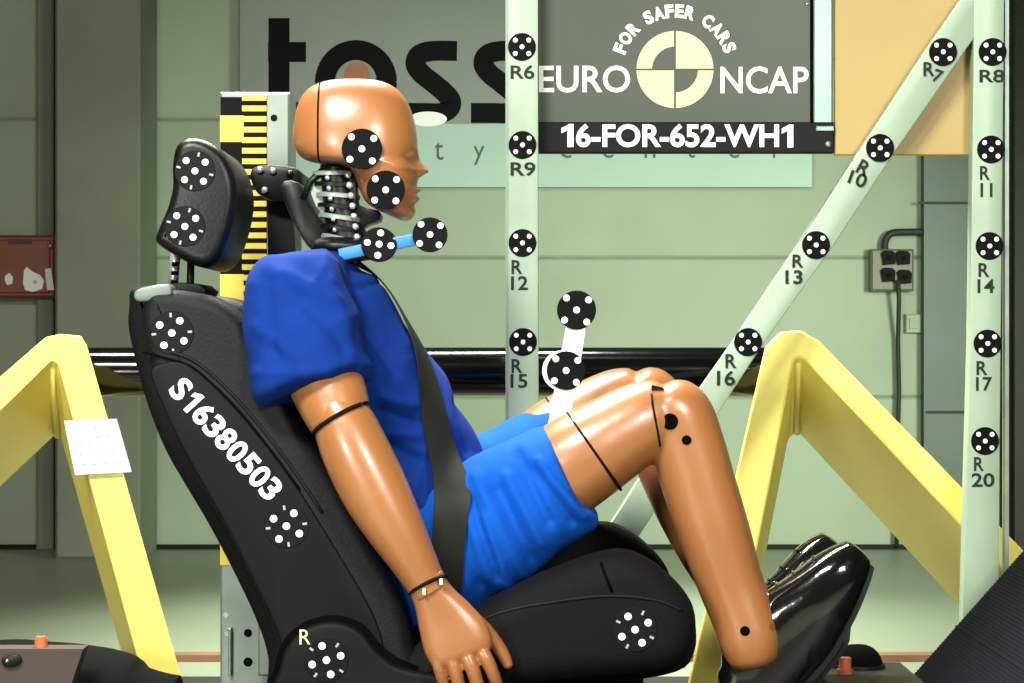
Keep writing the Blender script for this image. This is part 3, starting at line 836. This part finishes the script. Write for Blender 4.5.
# ---- shirt: torso and two sleeves fused, then folded
def fold(v, nn, amp, fr, axis, seed, creases=()):
    """cloth folds: ridged noise, plus single creases (x0, y0, x1, y1, width px, height m) on both flanks"""
    out = []
    for p, n_ in zip(v, nn):
        q = Vector((p.x * fr * axis[0], p.y * fr * axis[1], p.z * fr * axis[2])) + Vector((seed, seed * 2, 0))
        a = noise.noise(q); b2 = noise.noise(q * 2.3 + Vector((5, 1, 9)))
        r = (1 - abs(a) * 2.6) * .6 + b2 * .45
        h = amp * r
        d = p.y - CY
        px = 512 + p.x / d * F; py = 341.5 - (p.z - CZ) / d * F
        if n_.y < .3:
            for (x0, y0, x1, y1, wd, am) in creases:
                e = Vector((x1 - x0, y1 - y0)); L_ = e.length; e /= L_
                t = (px - x0) * e.x + (py - y0) * e.y; dd = -(px - x0) * e.y + (py - y0) * e.x
                if abs(dd) > 3 * wd: continue
                u = min(1, max(0, t / L_)); fade = math.exp(-((t - u * L_) / (wd * 1.5)) ** 2)
                h += am * math.exp(-(dd / wd) ** 2) * fade
        out.append(p + n_ * h)
    return out
g = Geo()
torso = [(446, 572, 0, 74, .155), (425, 530, 0, 76, .155), (408, 487, 0, 82, .150), (374, 420, 0, 80, .155), (341, 352, 0, 68, .170), (326, 302, 0, 55, .180), (327, 278, 0, 46, .165), (329, 267, 0, 38, .13), (331, 260, 0, 28, .10), (332, 255, 0, 14, .05)]
g.add(*g_limb(torso, 6, 40, 2.3))
slv = [(307, 252, -.190, 14, .03), (307, 257, -.191, 27, .05), (306, 267, -.194, 41, .064), (303, 288, -.204, 52, .074), (303, 330, -.225, 57, .076), (310, 362, -.238, 57, .076), (315, 383, -.245, 59, .077), (315.2, 383.4, -.245, 51, .068), (311, 366, -.238, 47, .064)]
sv, sf = g_limb(slv, 5, 36, 2.2)
g.add(sv, sf); g.add(mirror(sv), sf)
v, f, nn = remesh(g, .0045, 'shirt', 3)
v = fold(v, nn, .010, 10.5, (1.0, .5, .75), 3.1, [(352, 268, 372, 330, 7, -.012), (372, 285, 402, 345, 6, .007), (366, 330, 392, 372, 6, -.009), (385, 398, 412, 405, 5, .008),
    (382, 412, 416, 421, 5, -.010), (385, 432, 415, 435, 6, .008), (392, 448, 418, 460, 6, -.009), (405, 470, 424, 505, 6, .006), (268, 285, 274, 350, 7, -.006), (285, 275, 330, 300, 8, .006),
    (300, 300, 345, 345, 8, -.006), (330, 285, 352, 350, 7, .006), (262, 372, 330, 372, 6, .005), (455, 405, 468, 450, 4, -.006), (262, 330, 300, 360, 7, .005)])
shirt = build('shirt', v, f, 'shirt', dum)
# ---- shorts: pelvis and two legs
g = Geo()
g.add(*g_limb([(402, 575, 0, 62, .16), (440, 560, 0, 72, .168), (480, 540, 0, 62, .165), (505, 525, 0, 45, .15)], 5, 36, 2.4))
leg = [(432, 560, -.095, 62, .085), (470, 535, -.10, 66, .09), (510, 510, -.108, 64, .09), (545, 490, -.112, 59, .088), (567, 477, -.115, 56, .087), (567.4, 476.8, -.115, 50, .079), (552, 485, -.112, 48, .074)]
lv, lf = g_limb(leg, 5, 36, 2.2)
LEG_DX, LEG_DZ = -.008, .030
g.add(lv, lf); g.add(shift(mirror(lv), LEG_DX + .02, 0, LEG_DZ), lf)
v, f, nn = remesh(g, .0045, 'shorts', 2)
v = fold(v, nn, .006, 11, (1.25, .5, .55), 8.4, [(518, 455, 548, 520, 5, -.010), (498, 490, 532, 558, 6, -.011), (508, 478, 540, 540, 5, .008), (540, 462, 583, 515, 4, .007), (533, 470, 572, 522, 4, -.008),
    (478, 480, 520, 570, 6, .008), (470, 500, 498, 575, 5, -.010), (552, 470, 585, 508, 3.5, -.006), (486, 520, 505, 580, 5, .008), (460, 520, 480, 585, 6, -.008)])
shorts = build('shorts', v, f, 'shorts', dum)

# ---- arms
upper = [(306, 310, -.215, 34, .048), (318, 360, -.238, 38, .05), (332, 398, -.258, 36, .05), (342, 424, -.272, 31, .046)]
fore = [(336, 408, -.268, 25, .044), (344, 424, -.274, 31, .047), (356, 452, -.282, 34, .048), (374, 489, -.288, 34, .046), (393, 524, -.292, 30, .041), (412, 558, -.294, 24, .034), (424, 580, -.295, 20.5, .028), (431, 592, -.295, 20, .026)]
for sgn in (1, -1):
    fn = (lambda q: q) if sgn == 1 else mirror
    v, f = g_limb(upper, 6, 32); build('upper_arm', fn(v), f, 'skin', dum)
    v, f = g_limb(fore, 6, 32, round_ends=(.02, 0)); fa = build('forearm', fn(v), f, 'skin', dum)
    # elbow ring: dark curved joint line
    ring = []
    for k in range(33):
        a = 2 * PI * k / 32
        ax = Vector((0.5, 0.18, -0.87)); nrm = Vector((0.87, 0, 0.5))
        ring.append(P(341, 419, -.272) + nrm * (30.8 * S(-.27)) * math.cos(a) + Vector((0, 1, 0)) * .0485 * math.sin(a) + Vector((-.25, 0, .5)) * .014 * (-math.sin(a) * .9))
    v, f = g_tube(ring, .0032, 8); build('elbow_ring', fn(v), f, 'seam', dum)
    # wrist strap with small pale tags
    ring = []
    for k in range(33):
        a = 2 * PI * k / 32
        ring.append(P(428.5, 585, -.295) + Vector((.89, 0, .45)) * 20.6 * S(-.295) * math.cos(a) + Vector((0, 1, 0)) * .0285 * math.sin(a) + Vector((-.45, 0, .89)) * (.006 * -math.sin(a)))
    v, f = g_tube(ring, .0028, 8); ws = build('wrist_strap', fn(v), f, 'seam', dum)
    if sgn == 1:
        for px, py in ((424, 592), (441, 582)):
            build('strap_tag', *g_box(P(px, py, -.33).x - .002, P(px, py, -.33).x + .002, -.326, -.322, P(px, py, -.33).z - .004, P(px, py, -.33).z + .004), 'white', ws, False)
    # hand: palm and five separate fingers
    g = Geo()
    palm = [(424, 578, -.295, 20, .025), (433, 596, -.295, 21, .022), (445, 618, -.296, 29, .021), (455, 637, -.298, 34, .021), (462, 652, -.300, 33, .019), (465, 659, -.300, 29, .013)]
    g.add(*g_limb(palm, 4, 28, 2.5))
    def finger(pts):
        g.add(*g_limb(pts, 4, 16, round_ends=(.004, .006)))
    finger([(434, 646, -.299, 7.0, .0105), (438, 662, -.304, 6.8, .0105), (442, 678, -.300, 6.2, .0095), (447, 692, -.290, 5.4, .008)])
    finger([(448, 648, -.302, 7.4, .011), (454, 666, -.308, 7.2, .011), (459, 686, -.304, 6.6, .010), (464, 704, -.292, 5.6, .0085)])
    finger([(463, 648, -.303, 7.6, .011), (471, 665, -.310, 7.5, .011), (478, 686, -.306, 6.8, .010), (484, 706, -.294, 5.8, .0085)])
    finger([(477, 644, -.300, 7.4, .011), (486, 658, -.307, 7.2, .011), (494, 676, -.303, 6.6, .010), (500, 692, -.292, 5.6, .0085)])
    finger([(462, 612, -.290, 8.5, .012), (478, 624, -.280, 8.6, .0125), (493, 640, -.274, 7.8, .0115), (503, 655, -.272, 7, .010), (508, 665, -.272, 5.6, .008)])
    v, f, nn = remesh(g, .0022, 'hand', 2)
    hand = build('hand', fn(v), f, 'skin', dum)

# ---- legs
thigh = [(505, 506, -.108, 38, .062), (548, 481, -.112, 47, .072), (585, 456, -.115, 47.5, .076), (620, 434, -.115, 43, .070), (648, 418, -.114, 39, .063), (664, 410, -.113, 33, .054)]
shin = [(664, 405, -.112, 31, .056), (676, 416, -.112, 37, .058), (687, 445, -.112, 37.5, .058), (699, 485, -.113, 37, .058), (714, 532, -.114, 36, .057), (730, 582, -.115, 33, .052), (743, 616, -.120, 32, .050), (750, 640, -.124, 32, .049), (753, 655, -.124, 28, .045)]
shoe = [(733, 690, -.115, 24, .026), (744, 682, -.115, 34, .030), (764, 662, -.115, 45, .034), (793, 629, -.116, 46, .042), (817, 601, -.118, 38, .047), (836, 577, -.12, 30, .045), (849, 562, -.12, 23, .038), (857, 553, -.12, 17, .030)]
zknee, zank = P(0, 420, -.11).z, P(0, 640, -.11).z
def leg_side(far):
    def fn(q):
        if not far: return q
        out = []                    # the other leg: knee a little higher, foot beside the first
        for p in mirror(q):
            t = min(1, max(0, (p.z - zank) / (zknee - zank)))
            out.append(Vector((p.x + .042 * (1 - t) ** 2 - .028 * (1 - (1 - t) ** 2), p.y - .03 * (1 - t), p.z + .016 * t - .026 * (1 - t))))
        return out
    g = Geo(); g.add(*g_limb(thigh, 8, 40, 2.15, round_ends=(0, .02)))
    g.add(*g_limb(shin, 8, 40, 2.15, round_ends=(.022, .022)))
    v, f, nn = remesh(g, .0036, 'leg', 14)
    sh = th = build('leg', fn(v), f, 'skin', dum)
    ring = []
    A, B_ = P(569, 415.5, -.115), P(619, 487, -.115); mid = (A + B_) / 2; ax = (A - B_) / 2
    for k in range(41):
        a = 2 * PI * k / 40
        c_, s_ = math.cos(a), math.sin(a)
        e = 2.15
        ring.append(mid + ax * 1.07 * math.copysign(abs(c_) ** (2 / e), c_) + Vector((0, 1, 0)) * .0745 * math.copysign(abs(s_) ** (2 / e), s_))
    v, f = g_tube(ring, .0024, 8); build('thigh_seam', fn(v), f, 'seam', th)
    if not far:
        for px, py, r in ((670, 421.5, 8.2), (686.5, 440, 4.8)):
            l, n_ = hit(sh, px, py)
            n_ = (n_ + Vector((0, -2, 0))).normalized(); bh = build('bolt_hole', *g_disc(l - n_ * .0002, n_, r * S(-.17), .0016, 20), 'groove', sh, False)
        l, n_ = hit(sh, 745, 631)
        v, f = g_disc(l - n_ * .0006, n_, 5 * S(-.16), .0012, 18); build('bolt_hole', v, f, 'groove', sh, False)
        # knee joint line and its open slot
        kl = [hit(sh, x, y)[0] or hit(th, x, y)[0] for x, y in ((651.5, 394), (652.5, 404), (655, 418), (658, 434), (660, 446))]
        kl = [k for k in kl if k]
        if len(kl) > 1: build('knee_seam', *g_tube([k + Vector((0, -.0006, 0)) for k in kl], .0018, 8), 'seam', sh)
        l, n_ = hit(sh, 657, 389)
        if l is not None:
            u = Vector((1, 0, 0)) - n_ * n_.x; u.normalize(); w2 = n_.cross(u)
            l = l + n_ * .0008
            build('knee_slot', [l - u * .009 - w2 * .006, l + u * .012 - w2 * .002, l + u * .008 + w2 * .004, l - u * .008 + w2 * .008], [(0, 1, 2, 3)], 'groove', sh, False)
        l, n_ = hit(sh, 772, 627)
        if l is not None: build('scuff_mark', *g_disc(l - n_ * .0006, n_, .006, .001, 12), 'skin_dark', sh, False)
    v, f = g_limb(shoe, 6, 40, 2.3, round_ends=(.014, .008)); so = build('shoe', fn(v), f, 'shoe', dum)
    # sole: a strip following the lower side of the shoe, with heel block
    ss = catmull(shoe, 5); cs = [P(s[0], s[1], s[2]) for s in ss]; rings = []
    for i in range(len(ss)):
        T = (cs[min(i + 1, len(ss) - 1)] - cs[max(i - 1, 0)]).normalized(); N = Vector((0, 1, 0)).cross(T).normalized()
        if N.z > 0: N = -N
        rp = ss[i][3] * S(ss[i][2]); rd = ss[i][4] * 0.80
        c_ = cs[i] + N * rp * 0.88
        th_ = .0075
        rings.append([c_ + Vector((0, -rd, 0)), c_ + Vector((0, -rd * .96, 0)) + N * th_, c_ + Vector((0, rd * .96, 0)) + N * th_, c_ + Vector((0, rd, 0))])
    v, f = g_loft(rings); build('sole', fn(v), f, 'sole', so, True, 40)
    # collar, tongue and laces on the upper side
    for i, t in enumerate((0.42, 0.52, 0.62, 0.72)):
        k = int(t * (len(ss) - 1)); T = (cs[k + 1] - cs[k - 1]).normalized(); N = Vector((0, 1, 0)).cross(T).normalized()
        if N.z < 0: N = -N
        rp = ss[k][3] * S(ss[k][2]); rd = ss[k][4]
        lace = []
        for j in range(9):
            a = -0.75 + 1.5 * j / 8
            lace.append(cs[k] + N * (rp * 1.0 * math.cos(a)) + Vector((0, rd * 1.02 * math.sin(a), 0)) + T * (.006 * math.sin(a * 2)))
        v, f = g_tube(lace, .0022, 8); build('lace', fn(v), f, 'shoe', so)
leg_side(False)
leg_side(True)

# ---- white pelvis stick with two targets
YP = -.035
st = build('pelvis_stick', *g_pillow([(567.5, 320), (587, 320), (581, 360), (570, 420), (566, 450), (544, 450), (549, 420), (559, 365)], YP, YP, YP + .012, .0015, smooth=False, steps=2), 'rodwhite', dum, True, 40)
build('target_backing', *g_disc(P(562.5, 370.5, YP - .001), (0, -1, 0), 20.3 * S(YP), .002, 28), 'rodwhite', st, True, 40)
marker(dum, P(576.5, 310, YP - .001), (0, -1, 0), 19.6 * S(YP), 5, dot_r=.17, dot_d=.80, thick=.004)
marker(dum, P(566, 370.5, YP - .003), (0, -1, 0), 19.4 * S(YP), 4, dot_r=.17, dot_d=.80, thick=.004)

# ================================================================ SEAT BELT
bv = BVHTree.FromPolygons([v_.co + WORLD[shirt] for v_ in shirt.data.vertices], [tuple(p.vertices) for p in shirt.data.polygons])
bv2 = BVHTree.FromPolygons([v_.co + WORLD[shorts] for v_ in shorts.data.vertices], [tuple(p.vertices) for p in shorts.data.polygons])
bp_ = [(340, 248, .10), (366, 272, -.01), (387, 312, -.045), (410, 358, -.07), (428, 404, -.095), (440, 450, -.10), (447, 500, -.145), (448, 545, -.17), (444, 590, -.185)]
bp_ = catmull(bp_, 6)
cs = []; rows = []; nrm = []
for b_ in bp_:
    c = P(*b_)
    if b_[1] > 395:
        l, n_ = hit(shirt, b_[0], b_[1])
        l2, n2 = hit(shorts, b_[0], b_[1])
        if l is None or (l2 is not None and l2.y < l.y): l = l2
        if l is not None: c = l
    cs.append(c)
for _ in range(14):
    cs = [cs[0]] + [(cs[i - 1] + cs[i] * 2 + cs[i + 1]) / 4 for i in range(1, len(cs) - 1)] + [cs[-1]]
for c in cs:
    l1, n1, i1, d1 = bv.find_nearest(c)
    nrm.append(n1)
for _ in range(6):
    nrm = [((nrm[max(i - 1, 0)] + nrm[i] * 2 + nrm[min(i + 1, len(nrm) - 1)])).normalized() for i in range(len(nrm))]
for i, c in enumerate(cs):
    T = (cs[min(i + 1, len(cs) - 1)] - cs[max(i - 1, 0)]).normalized(); W = T.cross(nrm[i]).normalized()
    best = None; row = []
    for k in range(7):
        q = c + W * (k / 6 - .5) * .048
        org = q + nrm[i] * .15
        h1 = bv.ray_cast(org, -nrm[i], .3); h2 = bv2.ray_cast(org, -nrm[i], .3)
        ds = [h[3] for h in (h1, h2) if h[0] is not None]
        row.append((q, min(ds) if ds else .15))
    # webbing is taut: bridge the hollows
    dd = [r[1] for r in row]; mn = min(dd); row = [(q, mn + (d - mn) * .55) for q, d in row]
    rows.append([q + nrm[i] * (.15 - d + .006) for q, d in row])
for _ in range(10):
    rows = [rows[0]] + [[(rows[i - 1][k] + rows[i][k] * 2 + rows[i + 1][k]) / 4 for k in range(7)] for i in range(1, len(rows) - 1)] + [rows[-1]]
v = []; f = []; n0 = len(rows) * 7
for r in rows: v += r
for i, r in enumerate(rows): v += [p + nrm[i] * .0016 for p in r]
for i in range(len(rows) - 1):
    for k in range(6):
        a = i * 7 + k; f += [(a, a + 1, a + 8, a + 7), (n0 + a, n0 + a + 7, n0 + a + 8, n0 + a + 1)]
    for k in (0, 6):
        a = i * 7 + k; f.append((a, a + 7, n0 + a + 7, n0 + a))
belt = thing('seat_belt', tuple(cs[-1]), 'charcoal seat belt webbing worn over the blue shirt', 'seat belt')
build('webbing', v, f, 'belt', belt, True, 60)
# ================================================================ FOOT WELL AND TOE BOARD
zf = CZ - .5366
fw = thing('footwell_plate', (P(830, 0, 0).x, 0, ZD), 'dark grey footwell plate under the shoes', 'plate')
xa, xb = P(808, 0, .25).x, P(905, 0, .22).x - .004
build('plate', *g_bbox(xa, xb, -.27, .25, zf - .02, zf, .003), 'deck', fw, False)
build('heel_rest', *g_bbox(P(715, 0, .25).x, xa - .002, -.27, .25, .205, .22, .003), 'deck', fw, False)
build('leg', *g_box(P(715, 0, .25).x, P(715, 0, .25).x + .03, -.2, .2, ZD, .205), 'black_metal', fw, False)
for x in (xa + .03, xb - .03):
    for y in (-.22, .2):
        build('leg', *g_box(x - .015, x + .015, y - .015, y + .015, ZD, zf - .02), 'black_metal', fw, False)
# toe board: sloping board with a ribbed rubber mat, ribs running across
A = P(905, 683, .22); B_ = P(1060, 508, .22)
tbd = thing('toe_board', (A.x + .1, 0, ZD), 'sloping toe board covered with ribbed black rubber', 'toe board')
dirv = (B_ - A); Ln = dirv.length; dirv.normalize(); nr = Vector((-dirv.z, 0, dirv.x))
def slab(n_off0, n_off1, s0, s1, ya, yb2):
    v = []
    for s_ in (s0, s1):
        for y in (ya, yb2):
            for o_ in (n_off0, n_off1):
                p = A + dirv * s_ + nr * o_; v.append(Vector((p.x, y, p.z)))
    return v, [(0, 1, 3, 2), (4, 6, 7, 5), (0, 4, 5, 1), (2, 3, 7, 6), (0, 2, 6, 4), (1, 5, 7, 3)]
s_start = -.09
build('board', *slab(-.022, -.003, s_start, Ln, -.32, .22), 'deck', tbd, False)
g = Geo(); s_ = s_start
sl = math.radians(9)
while s_ < Ln - .006:
    g.add(*slab(-.003, -.0010, s_, s_ + .0036, -.32, .22)); s_ += .0062
rm_ = build('ribbed_mat', g.v, g.f, 'mat_rib', tbd, False); rm_['kind'] = 'stuff'
build('mat_base', *slab(-.0035, -.002, s_start, Ln, -.32, .2205), 'mat_rib', tbd, False)
build('mat_seam', *slab(-.002, .0002, .125, .128, -.32, .22), 'mat_rib', tbd, False)
for y in (-.25, .15):
    p = A + dirv * (Ln - .03)
    build('strut', *g_box(p.x - .005, p.x + .025, y - .015, y + .015, ZD, p.z - .02), 'black_metal', tbd, False)

# ================================================================ SMALL THINGS ON THE DECK
# brown box with black cover at the left trestle foot
yb0 = .12
bx = thing('equipment_box', (P(20, 0, yb0).x, yb0 + .1, ZD), 'flat brown equipment box beside the yellow trestle foot', 'box')
a = P(-60, 649, yb0); b_ = P(70, 649, yb0)
v, f = g_prism([(-60, 649), (83, 649), (66, 700), (66, 735), (-60, 735)], yb0, yb0 + .05)
for p in v:
    if p.z < ZD: p.z = ZD
build('box_body', v, f, 'brown', bx, False)
build('latch', *g_pillow([(2, 659), (10, 655), (19, 656), (21, 662), (14, 667), (4, 666)], yb0 - .006, yb0 - .008, yb0 + .002, .002, n=3, steps=2), 'black_metal', bx, True, 40)
build('latch_pin', *g_disc(P(7, 661, yb0 - .008), (0, -1, 0), .003, .002, 10), 'silver', bx)
cv = thing('black_cover', (P(80, 0, .3).x, .3, ZD), 'crumpled black cover lying behind the brown box at the trestle foot', 'cover')
rings = []
top = [(-60, 648), (-20, 642), (15, 639.5), (50, 642), (85, 645), (110, 649), (132, 655), (145, 666), (158, 672), (178, 676)]
tt = catmull(top, 4)
for i, (x, y) in enumerate(tt):
    c = P(x, y, .28); h = c.z - ZD - .0
    rg = []
    for k in range(12):
        a = PI * k / 11
        rg.append(Vector((c.x + .002 * math.sin(i * 1.1 + k), .28 + .09 * math.cos(a) * (1 + .04 * math.sin(i * .6)), ZD + h * (math.sin(a) ** .55 if 0 < k < 11 else 0))))
    rings.append(rg)
build('cloth', *g_loft(rings), 'cloth_black', cv, True, 60)
for nm, px, py, y, r, lab in (('orange_plug', 41, 649, yb0 + .025, 6.5, 'small orange plug standing on the brown box'),):
    t = thing(nm, (P(px, 0, y).x, y, P(0, 649, yb0).z), lab, 'plug')
    z0 = P(0, 649, yb0).z; x0 = P(px, 0, y).x
    build('plug_body', *g_tube([Vector((x0, y, z0)), Vector((x0, y, z0 + .014))], r * S(y), 16), 'orange', t, True, 40)
    build('plug_cap', *g_tube([Vector((x0, y, z0 + .014)), Vector((x0, y, z0 + .017))], r * S(y) * .8, 16), 'orange', t, True, 40)
# black rubber dome and orange stub behind the shoe
y0 = .19
x0 = P(858, 0, y0).x
dm = thing('rubber_dome', (x0, y0, zf), 'low black rubber dome lying on the footwell plate', 'dome')
rings = []
for k in range(7):
    t = k / 6 * PI / 2 * .97
    r = 25 * S(y0) * math.cos(t) ** .8; z = zf + .038 * math.sin(t)
    rings.append([Vector((x0 + r * math.cos(2 * PI * j / 24), y0 + r * math.sin(2 * PI * j / 24), z)) for j in range(24)])
build('dome_shell', *g_loft(rings), 'cloth_black', dm)
build('dome_rim', *g_tube([Vector((x0, y0, zf)), Vector((x0, y0, zf + .006))], 27 * S(y0), 24), 'sole', dm, True, 40)
x1 = P(845, 0, .12).x
os_ = thing('orange_stub', (x1, .12, zf), 'small orange stub beside the black rubber dome', 'stub')
build('stub_body', *g_tube([Vector((x1, .12, zf)), Vector((x1, .12, zf + .026))], .010, 14), 'orange', os_, True, 40)
build('stub_collar', *g_tube([Vector((x1, .12, zf)), Vector((x1, .12, zf + .007))], .014, 14), 'rust', os_, True, 40)
